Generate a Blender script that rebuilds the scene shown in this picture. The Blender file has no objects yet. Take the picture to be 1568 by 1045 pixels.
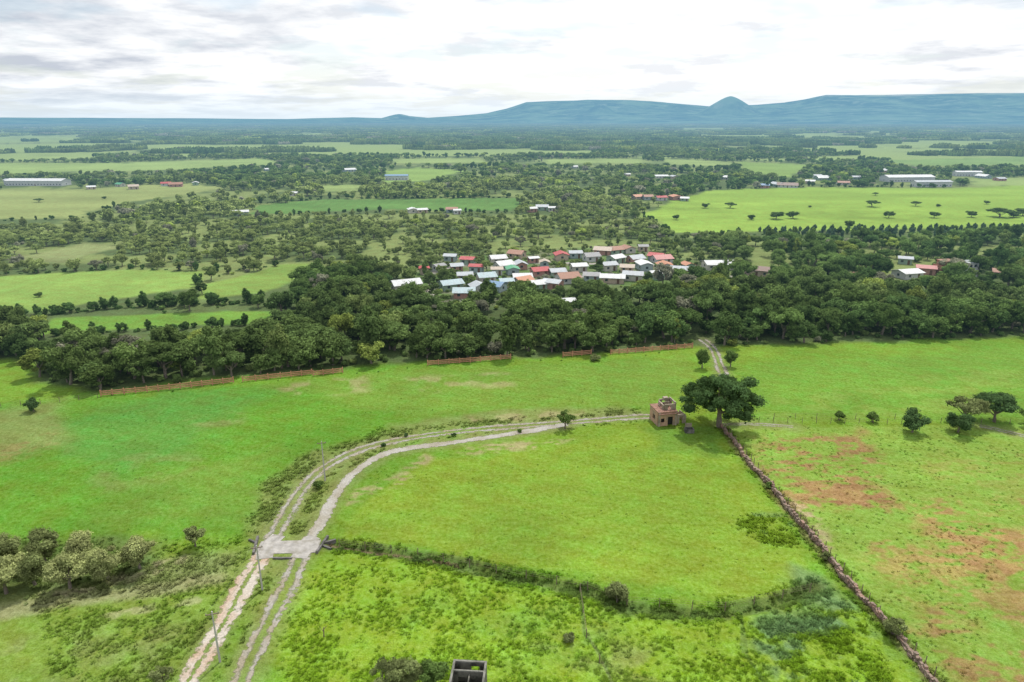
import bpy, math, random
import numpy as np
from mathutils import Vector, Matrix
import bmesh
random.seed(7); RNG=np.random.default_rng(7)
sc=bpy.context.scene
CAMH=65.0; FPX=1045.0; PI=math.radians(18.0)
def G(px,py,z=0.0):
    x=(px-784)/FPX; yv=(522.5-py)/FPX
    dy=math.cos(PI)+yv*math.sin(PI); dz=-math.sin(PI)+yv*math.cos(PI)
    t=(z-CAMH)/dz
    return (x*t,dy*t)
def GP(l): return np.array([G(*p) for p in l])
# ---------------------------------------------------------------- camera
cd=bpy.data.cameras.new("camera"); cam=bpy.data.objects.new("camera",cd); sc.collection.objects.link(cam)
cam.location=(0,0,CAMH); cam.rotation_euler=(math.radians(72),0,0)
cd.lens=24; cd.sensor_width=36; cd.clip_start=1; cd.clip_end=100000; sc.camera=cam
sc.view_settings.view_transform='Standard'; sc.view_settings.look='None'; sc.view_settings.exposure=0
# ---------------------------------------------------------------- noise
def hsh(i,j,s):
    v=np.sin(i*127.1+j*311.7+s*74.7)*43758.5453
    return v-np.floor(v)
def vn(x,y,s=0):
    xi=np.floor(x); yi=np.floor(y); xf=x-xi; yf=y-yi
    u=xf*xf*(3-2*xf); v=yf*yf*(3-2*yf)
    a=hsh(xi,yi,s); b=hsh(xi+1,yi,s); c=hsh(xi,yi+1,s); d=hsh(xi+1,yi+1,s)
    return (a*(1-u)+b*u)*(1-v)+(c*(1-u)+d*u)*v
def fbm(x,y,s=0,o=3):
    r=0;a=0.5;t=0
    for k in range(o):
        r=r+a*vn(x*2**k+k*17.3,y*2**k+k*9.1,s+k); t+=a; a*=0.5
    return r/t
def sst(a,b,x):
    t=np.clip((x-a)/(b-a),0,1); return t*t*(3-2*t)
def seg_d(P0,P1,X,Y):
    ex,ey=P1[0]-P0[0],P1[1]-P0[1]; L=ex*ex+ey*ey+1e-9
    t=np.clip(((X-P0[0])*ex+(Y-P0[1])*ey)/L,0,1)
    return np.hypot(X-P0[0]-t*ex,Y-P0[1]-t*ey)
def sdf(P,X,Y):
    d=np.full(X.shape,1e9); ins=np.zeros(X.shape,bool); n=len(P)
    for i in range(n):
        a=P[i]; b=P[(i+1)%n]
        d=np.minimum(d,seg_d(a,b,X,Y))
        c=((a[1]>Y)!=(b[1]>Y))
        with np.errstate(divide='ignore',invalid='ignore'):
            xx=(b[0]-a[0])*(Y-a[1])/(b[1]-a[1]+1e-12)+a[0]
        ins^=(c&(X<xx))
    return np.where(ins,-d,d)
def inside(P,X,Y):
    r=np.zeros(X.shape,bool)
    m=(X>P[:,0].min())&(X<P[:,0].max())&(Y>P[:,1].min())&(Y<P[:,1].max())
    if m.any(): r[m]=sdf(P,X[m],Y[m])<0
    return r
def mpoly(P,X,Y,f,w=0,ws=6.0):
    r=np.zeros(X.shape); e=f+w
    m=(X>P[:,0].min()-e)&(X<P[:,0].max()+e)&(Y>P[:,1].min()-e)&(Y<P[:,1].max()+e)
    if m.any():
        x=X[m];y=Y[m]
        d=sdf(P,x,y)
        if w: d=d+(fbm(x/ws,y/ws,11)-0.5)*2*w
        r[m]=1-sst(-f,f,d)
    return r
def mline(P,X,Y,wd,f,w=0,ws=3.0):
    r=np.zeros(X.shape); e=wd+f+w
    m=(X>P[:,0].min()-e)&(X<P[:,0].max()+e)&(Y>P[:,1].min()-e)&(Y<P[:,1].max()+e)
    if m.any():
        x=X[m];y=Y[m]; d=np.full(x.shape,1e9)
        for i in range(len(P)-1): d=np.minimum(d,seg_d(P[i],P[i+1],x,y))
        if w: d=d+(fbm(x/ws,y/ws,13)-0.5)*2*w
        r[m]=1-sst(wd-f,wd+f,d)
    return r
# ---------------------------------------------------------------- layout
GV=(0.092,0.222,0.018);GC=(0.160,0.258,0.022);GB=(0.168,0.285,0.020);OL=(0.17,0.21,0.06)
TAN=(0.34,0.27,0.15);BR=(0.31,0.20,0.075);RD=(0.28,0.15,0.070);BG=(0.12,0.21,0.09);PF=(0.22,0.30,0.09)
DF=(0.10,0.205,0.045);STR=(0.38,0.34,0.21)
FIELDS=[
 ([(-300,425),(0,422),(190,413),(310,416),(300,440),(150,463),(60,476),(-300,482)],(0.19,0.30,0.06)),
 ([(310,437),(430,406),(482,403),(445,432),(400,449),(310,458)],(0.165,0.26,0.05)),
 ([(40,520),(85,489),(220,481),(435,476),(400,494),(230,502),(90,511)],(0.13,0.26,0.035)),
 ([(395,314),(500,306),(795,304),(788,324),(600,321),(380,329)],DF),
 ([(985,326),(1085,292),(1240,287),(1450,289),(1600,282),(1700,340),(1568,347),(1290,354),(1030,357)],(0.20,0.32,0.045)),
 ([(-200,295),(130,289),(290,281),(350,288),(180,313),(120,333),(-200,342)],(0.23,0.28,0.09)),
 ([(-200,250),(180,250),(400,243),(430,251),(250,261),(-200,270)],(0.22,0.31,0.09)),
 ([(590,262),(640,257),(710,262),(650,278),(590,280)],(0.20,0.31,0.07)),
 ([(1130,248),(1240,253),(1210,272),(1150,264)],(0.18,0.28,0.06)),
 ([(-200,212),(120,208),(140,216),(-200,218)],PF),([(230,224),(500,221),(505,229),(260,233)],PF),
 ([(1015,243),(1120,248),(1110,256),(1030,252)],PF),([(600,244),(740,242),(745,249),(600,251)],PF),
 ([(830,244),(985,243),(985,250),(835,251)],PF),([(1210,206),(1330,208),(1330,213),(1210,212)],PF),
 ([(1035,196),(1115,196),(1115,200),(1035,201)],PF),([(1480,276),(1600,270),(1600,284),(1500,285)],PF),
 ([(-100,238),(120,236),(150,243),(-100,246)],PF),([(490,285),(560,283),(545,292),(495,294)],PF),
 ([(1350,246),(1600,240),(1600,252),(1400,255)],(0.16,0.26,0.07)),
 ([(1330,222),(1480,219),(1480,225),(1340,228)],PF),([(20,396),(130,372),(190,378),(90,402)],(0.2,0.24,0.09)),
]
FIELDS=[(GP(p),c) for p,c in FIELDS]
WOODS=np.vstack([GP([(-500,548),(0,552),(62,556),(56,586),(150,598),(525,562),(660,553),(860,545),(1060,530),(1200,528),(1400,521),(1568,515),(2000,503)]),[[60000,60000],[-60000,60000]]])
TOWN=GP([(585,455),(640,402),(780,385),(980,376),(1085,408),(1065,438),(900,442),(735,468),(600,462)])
R_UP=GP([(412,832),(432,800),(462,750),(500,714),(560,686),(640,669),(740,657),(860,648),(985,638),(1010,640)])
R_DN=GP([(465,836),(492,800),(512,762),(545,722),(600,692),(700,677),(800,662),(868,650)])
R_L=GP([(405,846),(380,885),(345,950),(305,1015),(270,1075)])
R_R=GP([(462,846),(442,895),(405,965),(370,1040),(358,1080)])
R_E=GP([(1108,650),(1160,650),(1215,654)])
R_E2=GP([(1500,652),(1568,668),(1640,690)])
R_N=GP([(1112,585),(1104,565),(1092,535),(1075,520)])
ROADS=[R_UP,R_DN,R_L,R_R,R_E,R_E2,R_N]
DITCH=GP([(505,832),(560,842),(640,852),(700,862),(760,880),(840,893),(900,908),(960,932),(1040,938),(1110,940),(1180,925),(1250,900)])
WALL=GP([(1106,656),(1135,695),(1175,742),(1225,802),(1270,858),(1330,930),(1385,990),(1450,1070)])
LP=[
 ('p',[(-400,640),(130,610),(560,580),(1000,545),(1050,600),(980,640),(740,655),(520,700),(420,800),(380,830),(-400,830)],GV,3,4,1,0),
 ('p',[(60,650),(260,600),(420,600),(300,690),(180,730),(100,700)],(0.068,0.21,0.040),6,5,.5,0),
 ('p',[(420,590),(620,570),(1050,545),(1060,600),(960,640),(750,640),(640,640)],(0.135,0.23,0.03),4,5,.7,0),
 ('p',[(430,590),(560,575),(560,600),(450,605)],TAN,2,3,.5,1),
 ('p',[(620,580),(780,570),(780,590),(650,600)],TAN,2,3,.45,1),
 ('p',[(280,645),(380,625),(380,650),(300,665)],OL,2,3,.7,1),
 ('p',[(150,710),(300,690),(340,720),(150,760)],OL,3,4,.5,1),
 ('p',[(600,650),(760,628),(960,625),(980,640),(740,652),(600,672)],OL,1.5,2,.8,0),
 ('p',[(720,640),(960,622),(960,632),(720,648)],TAN,1,1.5,.5,1),
 ('p',[(-50,640),(90,615),(100,680),(-50,725)],OL,4,3,.8,0),
 ('p',[(-20,690),(80,655),(90,690),(-20,720)],RD,3,3,.35,2),
 ('p',[(200,740),(420,690),(380,800),(150,800)],(0.125,0.228,0.03),5,5,.6,0),
 ('p',[(380,830),(400,740),(480,690),(600,660),(660,665),(520,720),(440,790),(420,830)],OL,2,2,.75,0),
 ('p',[(430,830),(470,760),(510,715),(560,690),(560,715),(520,760),(470,835)],(0.16,0.21,0.05),1,1,.8,0),
 ('p',[(1120,560),(1600,530),(1700,640),(1130,640)],(0.12,0.245,0.025),4,3,1,0),
 ('p',[(1180,610),(1568,560),(1568,640),(1180,640)],(0.185,0.275,0.045),4,5,.5,1),
 ('p',[(530,795),(600,745),(660,702),(760,700),(870,682),(985,655),(1095,662),(1130,712),(1170,765),(1230,835),(1245,885),(1180,925),(1050,905),(900,880),(760,862),(640,838),(520,832)],GC,1.2,1.5,1,0),
 ('p',[(560,800),(760,720),(980,690),(1080,700),(1120,800),(900,850),(700,830)],(0.134,0.24,0.022),6,6,.6,0),
 ('p',[(985,655),(1095,655),(1100,700),(1010,690)],(0.08,0.19,0.025),2,2,.6,0),
 ('p',[(520,785),(540,750),(600,735),(650,695),(665,700),(610,745),(545,770)],TAN,1,1.2,.7,2),
 ('p',[(680,690),(750,678),(880,672),(860,682),(730,697)],TAN,1,1,.7,2),
 ('p',[(420,1100),(430,900),(520,840),(640,850),(760,885),(900,915),(960,940),(1110,945),(1250,905),(1330,940),(1450,1100)],GB,2,2,1,0),
 ('p',[(600,930),(900,920),(1000,1000),(700,1060)],(0.14,0.265,0.03),4,5,.7,1),
 ('p',[(1150,935),(1290,920),(1400,1040),(1420,1100),(1200,1060),(1130,980)],BG,3,3,.85,1),
 ('p',[(1110,800),(1160,785),(1215,790),(1230,840),(1170,835)],BG,1.5,2,.85,1),
 ('p',[(1210,860),(1260,880),(1300,930),(1230,930),(1200,890)],BG,1.5,2,.7,0),
 ('p',[(840,990),(900,970),(1000,985),(1100,1050),(1000,1060),(880,1020)],OL,3,3,.7,1),
 ('p',[(1106,656),(2300,640),(2600,1100),(1460,1100),(1385,990),(1270,858),(1175,742)],(0.168,0.282,0.038),.6,.4,1,0),
 ('p',[(1150,670),(1320,664),(1370,720),(1350,790),(1220,780),(1160,715)],RD,3,4,.85,2),
 ('p',[(1200,765),(1260,780),(1285,850),(1240,830)],TAN,2,2,.9,2),
 ('p',[(1380,765),(1568,775),(1700,930),(1568,915),(1420,850)],BR,4,6,.9,2),
 ('p',[(1420,800),(1620,810),(1620,850),(1450,840)],BR,3,4,.75,2),
 ('p',[(1310,820),(1500,850),(1650,900),(1650,980),(1370,920)],BR,4,5,.7,2),
 ('p',[(1390,930),(1568,950),(1700,1090),(1500,1090),(1410,1000)],RD,3,4,.75,2),
 ('p',[(1400,700),(1700,690),(1700,760),(1430,750)],RD,4,5,.3,2),
 ('p',[(-900,825),(0,835),(380,835),(400,870),(330,960),(250,1100),(-900,1100)],(0.148,0.24,0.032),2,3,1,0),
 ('p',[(-100,895),(60,900),(240,855),(370,845),(350,880),(180,915),(-100,960)],(0.17,0.21,0.07),2,2,.9,0),
 ('p',[(60,915),(150,890),(230,860),(290,852),(280,868),(160,905),(60,935)],STR,1,1.5,.85,2),
 ('p',[(-100,830),(250,820),(240,870),(100,900),(-100,910)],(0.09,0.13,0.04),2,2,.7,0),
 ('p',[(0,1000),(200,940),(260,960),(160,1080),(0,1080)],OL,3,4,.7,1),
 ('l',[(-80,945),(0,938),(100,920),(230,905),(330,888)],(0.25,0.26,0.12),1.6,.6,.8,0),
 ('l',[(-80,975),(60,958),(180,940),(300,920)],STR,.6,1.0,.45,1),
 ('p',[(340,1100),(390,900),(420,850),(445,850),(440,880),(395,960),(350,1100)],(0.16,0.23,0.045),1,1,.8,0),
 ('l',[(600,690),(700,674),(860,655)],(0.16,0.19,0.06),1.2,.8,.5,0),
 ('l',[(890,915),(895,970),(925,1010),(940,1060)],(0.10,0.17,0.04),.3,.4,.7,0),
 ('l',[(1135,940),(1140,1000),(1180,1060)],(0.10,0.17,0.04),.3,.4,.6,0),
]
LP=[(k,GP(p),np.array(c),f,w,s,pt) for k,p,c,f,w,s,pt in LP]
def farfield(X,Y):
    a=fbm(X/300+3,Y/150,31,2);b=fbm(X/900,Y/600,37,2)
    return sst(0.575,0.615,a+.25*(b-.5)+0.04*sst(0,-900,X))
def ground_color(X,Y):
    X=np.asarray(X,float);Y=np.asarray(Y,float)
    C=np.empty(X.shape+(3,))
    def mixin(m,c):
        nonlocal C
        C=C*(1-m[...,None])+np.asarray(c)*m[...,None]
    n=fbm(X/30,Y/30,3)
    C[:]=GV; mixin(n,GC)
    D=np.hypot(X,Y)
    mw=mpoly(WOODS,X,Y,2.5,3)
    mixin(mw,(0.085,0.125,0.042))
    g=sst(.46,.58,fbm(X/22,Y/22,5))*mw*sst(240,320,D)
    mixin(g*.85,(0.19,0.24,0.075))
    ff=farfield(X,Y)*sst(1000,1300,D)
    mixin(ff,PF)
    tn=mpoly(TOWN,X,Y,6,5)
    mixin(tn*.7,(0.17,0.18,0.11))
    mixin(tn*sst(.42,.55,fbm(X/7,Y/7,8)),(0.10,0.17,0.045))
    for P,c in FIELDS:
        D0=np.hypot(P[:,0],P[:,1]).mean()
        m=mpoly(P,X,Y,max(1.5,D0*.006),max(1,D0*.012),15)
        nn=fbm(X/60,Y/25,9)
        cc=np.array(c)[None,:]*(0.75+.5*nn.ravel()[:,None])
        C=C*(1-m[...,None])+cc.reshape(C.shape)*m[...,None]
    for k,P,c,f,w,s,pt in LP:
        m=(mpoly if k=='p' else (lambda P,X,Y,f,w: mline(P,X,Y,f,f*.6,w)))(P,X,Y,f,w)*s
        if pt:
            i=m>0
            if i.any():
                q=np.zeros(m.shape)
                if pt==1: q[i]=sst(.45,.63,fbm(X[i]/5,Y[i]/4,int(P[0,0])%50,5))
                else: q[i]=sst(.42,.60,.55*fbm(X[i]/7,Y[i]/4,int(P[0,0])%50,4)+.45*fbm(X[i]/1.6,Y[i]/.9,9,3))
                m=m*q
        mixin(m,c)
    m=mline(DITCH,X,Y,1.4,.8,1.0); mixin(m*.8,(0.10,0.15,0.04))
    m=mline(DITCH[:4],X,Y,.3,.2,.3); mixin(m*.8,(0.22,0.16,0.10))
    m=mline(WALL,X,Y,1.0,.5,.5); mixin(m*.6,(0.19,0.17,0.08))
    for R in ROADS:
        m=mline(R,X,Y,2.4,1.2,.9); mixin(m*.45,(0.19,0.20,0.08))
    i=D<600
    b=np.ones(D.shape); b[i]=0.82+0.36*fbm(X[i]/14,Y[i]/9,21)
    th=X*.35+Y*.94; b[i]*=1+.035*np.sin(th[i]*1.7+3*fbm(X[i]/40,Y[i]/40,77))
    C*=b[...,None]
    return C
def rough(X,Y):
    r=0.05+0*X
    def zone(l,v):
        nonlocal r
        r=np.maximum(r,mpoly(GP(l),X,Y,2,2)*v)
    zone([(-400,830),(380,820),(430,900),(300,1100),(-500,1100)],.6)
    zone([(-100,880),(60,900),(240,850),(370,845),(350,880),(180,925),(-100,965)],1)
    zone([(380,840),(400,740),(480,690),(600,655),(980,625),(980,645),(660,672),(520,720),(470,840)],1)
    zone([(420,1100),(430,900),(520,840),(760,885),(960,940),(1250,905),(1450,1100)],.5)
    zone([(1150,935),(1290,920),(1420,1100),(1200,1060)],1)
    zone([(1110,800),(1160,785),(1215,790),(1230,840),(1170,835)],1)
    zone([(1120,656),(2300,650),(2500,1100),(1460,1100)],.22)
    r=np.maximum(r,mline(DITCH,X,Y,2.5,1.2,.5)); r=np.maximum(r,mline(WALL,X,Y,1.8,.8,.3))
    return r
def roadfree(X,Y):
    m=np.ones(X.shape)
    for R in ROADS: m=np.minimum(m,1-mline(R,X,Y,2.0,.6))
    m=np.minimum(m,1-mpoly(GP([(388,818),(500,818),(505,852),(380,852)]),X,Y,.5))
    return m
def height(X,Y):
    X=np.asarray(X,float);Y=np.asarray(Y,float)
    D=np.hypot(X,Y); z=np.zeros(X.shape); i=D<330
    if i.any():
        x=X[i];y=Y[i]
        rf=roadfree(x,y); ro=rough(x,y)
        zz=(fbm(x/1.4,y/1.4,41)-.5)*.5*np.maximum(ro,.12)+(fbm(x/9,y/9,42)-.5)*.25
        zz-=mline(DITCH,x,y,.9,.8,.2)*.6
        z[i]=zz*rf*(1-sst(280,330,D[i]))
    return z
def h1(x,y): return float(height(np.array([x]),np.array([y]))[0])
# ---------------------------------------------------------------- material helpers
hz=bpy.data.node_groups.new("painted_aerial_haze",'ShaderNodeTree')  # haze painted onto surfaces as blue emission, growing with distance from origin
hz.interface.new_socket("Shader",in_out='INPUT',socket_type='NodeSocketShader')
hz.interface.new_socket("Shader",in_out='OUTPUT',socket_type='NodeSocketShader')
N=hz.nodes;Lk=hz.links
gi=N.new('NodeGroupInput');go=N.new('NodeGroupOutput')
ge=N.new('ShaderNodeNewGeometry');ln=N.new('ShaderNodeVectorMath');ln.operation='LENGTH';Lk.new(ge.outputs['Position'],ln.inputs[0])
def mth(nt,op,a,b=None,c=None,clamp=False):
    n=nt.nodes.new('ShaderNodeMath');n.operation=op;n.use_clamp=clamp
    for k,v in enumerate((a,b,c)):
        if v is None: continue
        if isinstance(v,(int,float)): n.inputs[k].default_value=v
        else: nt.links.new(v,n.inputs[k])
    return n.outputs[0]
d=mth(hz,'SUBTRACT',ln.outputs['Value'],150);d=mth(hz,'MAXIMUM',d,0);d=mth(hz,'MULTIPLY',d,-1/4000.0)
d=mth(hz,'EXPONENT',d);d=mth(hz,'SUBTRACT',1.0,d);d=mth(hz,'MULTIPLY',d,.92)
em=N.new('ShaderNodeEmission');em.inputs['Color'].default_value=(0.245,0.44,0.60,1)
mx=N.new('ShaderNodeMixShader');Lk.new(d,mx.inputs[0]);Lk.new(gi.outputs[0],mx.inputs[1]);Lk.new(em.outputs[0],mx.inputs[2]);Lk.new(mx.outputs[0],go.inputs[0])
def newmat(name):
    m=bpy.data.materials.new(name);m.use_nodes=True;m.node_tree.nodes.clear();return m,m.node_tree
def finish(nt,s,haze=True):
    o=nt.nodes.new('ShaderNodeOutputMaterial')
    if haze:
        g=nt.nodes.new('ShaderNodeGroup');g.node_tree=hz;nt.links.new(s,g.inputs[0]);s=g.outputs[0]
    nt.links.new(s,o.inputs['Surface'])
def pos(nt): return nt.nodes.new('ShaderNodeNewGeometry').outputs['Position']
def noise(nt,vec,scale,detail=3,rough=.55):
    n=nt.nodes.new('ShaderNodeTexNoise');n.inputs['Scale'].default_value=scale;n.inputs['Detail'].default_value=detail;n.inputs['Roughness'].default_value=rough
    if vec is not None: nt.links.new(vec,n.inputs['Vector'])
    return n.outputs['Fac']
def mr(nt,v,a,b,c,d_):
    n=nt.nodes.new('ShaderNodeMapRange');nt.links.new(v,n.inputs[0])
    for k,x in zip((1,2,3,4),(a,b,c,d_)): n.inputs[k].default_value=x
    return n.outputs[0]
def cscale(nt,c,f):
    n=nt.nodes.new('ShaderNodeVectorMath');n.operation='SCALE'
    if isinstance(c,tuple): n.inputs[0].default_value=c
    else: nt.links.new(c,n.inputs[0])
    nt.links.new(f,n.inputs['Scale']);return n.outputs[0]
def cmix(nt,f,a,b):
    n=nt.nodes.new('ShaderNodeMix');n.data_type='RGBA'
    if isinstance(f,float): n.inputs[0].default_value=f
    else: nt.links.new(f,n.inputs[0])
    for k,v in ((6,a),(7,b)):
        if isinstance(v,tuple): n.inputs[k].default_value=(*v[:3],1)
        else: nt.links.new(v,n.inputs[k])
    return n.outputs[2]
def bsdf(nt,col,rough=.8,spec=.3,bump=None,bd=.05,bs=.5):
    b=nt.nodes.new('ShaderNodeBsdfPrincipled')
    if isinstance(col,tuple): b.inputs['Base Color'].default_value=(*col[:3],1)
    else: nt.links.new(col,b.inputs['Base Color'])
    b.inputs['Roughness'].default_value=rough;b.inputs['Specular IOR Level'].default_value=spec
    if bump is not None:
        u=nt.nodes.new('ShaderNodeBump');u.inputs['Strength'].default_value=bs;u.inputs['Distance'].default_value=bd
        nt.links.new(bump,u.inputs['Height']);nt.links.new(u.outputs[0],b.inputs['Normal'])
    return b.outputs[0]
def simple(name,col,rough=.8,var=.3,scale=1.5,spec=.3,col2=None):
    m,nt=newmat(name);p=pos(nt)
    n1=noise(nt,p,scale,5,.65);c=cscale(nt,col,mr(nt,n1,.3,.7,1-var,1+var))
    if col2: c=cmix(nt,mr(nt,noise(nt,p,scale*.6,4,.6),.48,.62,0,1),c,col2)
    finish(nt,bsdf(nt,c,rough,spec,noise(nt,p,scale*6,3),.02,.4));return m
def up_normal(nt,k):
    g=nt.nodes.new('ShaderNodeNewGeometry');a=nt.nodes.new('ShaderNodeVectorMath');a.operation='SCALE';nt.links.new(g.outputs['Normal'],a.inputs[0]);a.inputs['Scale'].default_value=1-k
    b=nt.nodes.new('ShaderNodeVectorMath');b.operation='ADD';nt.links.new(a.outputs[0],b.inputs[0]);b.inputs[1].default_value=(0,0,k)
    c=nt.nodes.new('ShaderNodeVectorMath');c.operation='NORMALIZE';nt.links.new(b.outputs[0],c.inputs[0]);return c.outputs[0]
# ground
m_ground,nt=newmat("meadow_ground");p=pos(nt)
at=nt.nodes.new('ShaderNodeAttribute');at.attribute_name='gcol'
na=noise(nt,p,.22,4,.6);nb=noise(nt,p,1.3,4,.65);nc=noise(nt,p,5.0,2,.6)
f=mth(nt,'MULTIPLY',mr(nt,na,.3,.7,.85,1.15),mr(nt,nb,.3,.7,.76,1.22));f=mth(nt,'MULTIPLY',f,mr(nt,nc,.3,.7,.78,1.22))
c=cscale(nt,at.outputs['Color'],f)
hs=nt.nodes.new('ShaderNodeHueSaturation');nt.links.new(c,hs.inputs['Color']);nt.links.new(mr(nt,na,.3,.7,.476,.512),hs.inputs['Hue']);nt.links.new(mr(nt,nb,.3,.7,1.04,.9),hs.inputs['Saturation'])
hh=mth(nt,'ADD',nb,mth(nt,'MULTIPLY',nc,.5))
finish(nt,bsdf(nt,hs.outputs[0],.95,.05,hh,.35,.55))
# leaves
def leafmat(name,col=None):
    m,nt=newmat(name)
    a=nt.nodes.new('ShaderNodeAttribute');a.attribute_name='lv'
    if col is None:
        t=nt.nodes.new('ShaderNodeAttribute');t.attribute_type='INSTANCER';t.attribute_name='tint';c=cscale(nt,t.outputs['Color'],a.outputs['Fac'])
    else: c=cscale(nt,col,a.outputs['Fac'])
    df=nt.nodes.new('ShaderNodeBsdfDiffuse');tr=nt.nodes.new('ShaderNodeBsdfTranslucent')
    nt.links.new(c,df.inputs[0]);nt.links.new(up_normal(nt,.35),df.inputs['Normal']);nt.links.new(cmix(nt,.4,c,(0.18,0.26,0.04)),tr.inputs[0])
    ms=nt.nodes.new('ShaderNodeMixShader');ms.inputs[0].default_value=.26;nt.links.new(df.outputs[0],ms.inputs[1]);nt.links.new(tr.outputs[0],ms.inputs[2])
    finish(nt,ms.outputs[0]);return m
m_leaf_i=leafmat("foliage_instanced")
m_bark=simple("bark",(0.18,0.15,0.12),.9,.35,3)
m_gr,nt=newmat("grass_blades");t=nt.nodes.new('ShaderNodeAttribute');t.attribute_type='INSTANCER';t.attribute_name='tint'
df=nt.nodes.new('ShaderNodeBsdfDiffuse');tr=nt.nodes.new('ShaderNodeBsdfTranslucent');nt.links.new(t.outputs['Color'],df.inputs[0]);nt.links.new(t.outputs['Color'],tr.inputs[0]);nt.links.new(up_normal(nt,.75),df.inputs['Normal'])
ms=nt.nodes.new('ShaderNodeMixShader');ms.inputs[0].default_value=.25;nt.links.new(df.outputs[0],ms.inputs[1]);nt.links.new(tr.outputs[0],ms.inputs[2]);finish(nt,ms.outputs[0])
# ---------------------------------------------------------------- ground sheet
az=np.concatenate([np.radians(np.arange(-43,43,.085)),np.radians(np.arange(43,317,3.0))])
dep=np.radians(np.concatenate([np.arange(60,1.0,-.085),np.arange(1.0,.09,-.05)]))
rad=np.concatenate([np.array([.5,5,12,20,28]),CAMH/np.tan(dep)])
A,R=np.meshgrid(az,rad);X=(np.sin(A)*R).ravel();Y=(np.cos(A)*R).ravel()
na_,nr_=len(az),len(rad)
Z=height(X,Y);C=ground_color(X,Y)
me=bpy.data.meshes.new("ground")
i=np.arange(nr_-1)[:,None]*na_+np.arange(na_)[None,:]
j=np.arange(nr_-1)[:,None]*na_+(np.arange(na_)[None,:]+1)%na_
F=np.stack([i,i+na_,j+na_,j],-1).reshape(-1,4)
me.vertices.add(len(X));me.vertices.foreach_set('co',np.stack([X,Y,Z],-1).ravel().astype(np.float32))
me.loops.add(F.size);me.loops.foreach_set('vertex_index',F.ravel().astype(np.int32))
me.polygons.add(len(F));me.polygons.foreach_set('loop_start',np.arange(0,F.size,4,dtype=np.int32));me.polygons.foreach_set('loop_total',np.full(len(F),4,np.int32))
me.update(calc_edges=True)
ca=me.attributes.new('gcol','FLOAT_COLOR','POINT');ca.data.foreach_set('color',np.concatenate([C,np.ones((len(X),1))],1).ravel().astype(np.float32))
me.polygons.foreach_set('use_smooth',np.ones(len(F),bool))
me.materials.append(m_ground);go_=bpy.data.objects.new("ground",me);sc.collection.objects.link(go_)
if me.polygons[5000].normal.z<0: me.flip_normals()
# ---------------------------------------------------------------- mesh builder
def ico(sub):
    b=bmesh.new();bmesh.ops.create_icosphere(b,subdivisions=sub,radius=1);v=np.array([x.co[:] for x in b.verts]);f=[[q.index for q in x.verts] for x in b.faces];b.free();return v,f
ICO1=ico(1);ICO2=ico(2)
class MB:
    def __init__(s): s.v=[];s.f=[];s.m=[];s.l=[];s.n=0
    def add(s,v,f,m=0,l=1.0):
        s.v.append(np.asarray(v,float));s.f+=[[a+s.n for a in q] for q in f];s.m+=[m]*len(f)
        s.l+=list(l) if hasattr(l,'__len__') else [l]*len(f);s.n+=len(v)
    def box(s,cx,cy,cz,sx,sy,sz,yaw=0,m=0,jit=0):
        v=np.array([(x,y,z) for z in(-.5,.5) for y in(-.5,.5) for x in(-.5,.5)])*[sx,sy,sz]
        if jit: v=v+RNG.uniform(-jit,jit,v.shape)
        c_,s_=math.cos(yaw),math.sin(yaw)
        v=np.stack([v[:,0]*c_-v[:,1]*s_+cx,v[:,0]*s_+v[:,1]*c_+cy,v[:,2]+cz],-1)
        s.add(v,[(0,2,3,1),(4,5,7,6),(0,1,5,4),(2,6,7,3),(0,4,6,2),(1,3,7,5)],m)
    def tube(s,p0,p1,r0,r1,n=8,m=0,cap=True):
        p0=np.array(p0,float);p1=np.array(p1,float);d=p1-p0;d/=np.linalg.norm(d)+1e-9
        a=np.cross(d,[0,0,1] if abs(d[2])<.9 else [1,0,0]);a/=np.linalg.norm(a);b=np.cross(d,a)
        th=np.linspace(0,2*math.pi,n,endpoint=False);o=np.cos(th)[:,None]*a+np.sin(th)[:,None]*b
        f=[(k,(k+1)%n,n+(k+1)%n,n+k) for k in range(n)]
        if cap:f.append(list(range(n,2*n)))
        s.add(np.vstack([p0+o*r0,p1+o*r1]),f,m)
    def wall(s,x0,y0,x1,y1,z0,z1,t,ops=(),m=0):
        L=math.hypot(x1-x0,y1-y0);yaw=math.atan2(y1-y0,x1-x0);ux,uy=(x1-x0)/L,(y1-y0)/L
        def pc(a,b,za,zb):
            if b-a<.01 or zb-za<.01:return
            c=(a+b)/2;s.box(x0+ux*c,y0+uy*c,(za+zb)/2,b-a,t,zb-za,yaw,m)
        cur=0
        for a,b,za,zb in sorted(ops):
            pc(cur,a,z0,z1);pc(a,b,z0,za);pc(a,b,zb,z1);cur=b
        pc(cur,L,z0,z1)
    def mesh(s,name,mats,lv=False):
        me=bpy.data.meshes.new(name);me.from_pydata(np.vstack(s.v).tolist(),[],s.f)
        for x in mats: me.materials.append(x)
        me.polygons.foreach_set('material_index',np.array(s.m,np.int32))
        if lv:
            a=me.attributes.new('lv','FLOAT','FACE');a.data.foreach_set('value',np.array(s.l,np.float32))
        me.update();return me
    def obj(s,name,mats,parent=None,lv=False,loc=None):
        o=bpy.data.objects.new(name,s.mesh(name,mats,lv));sc.collection.objects.link(o)
        if parent is not None:o.parent=parent
        if loc is not None:o.location=loc
        return o
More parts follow.
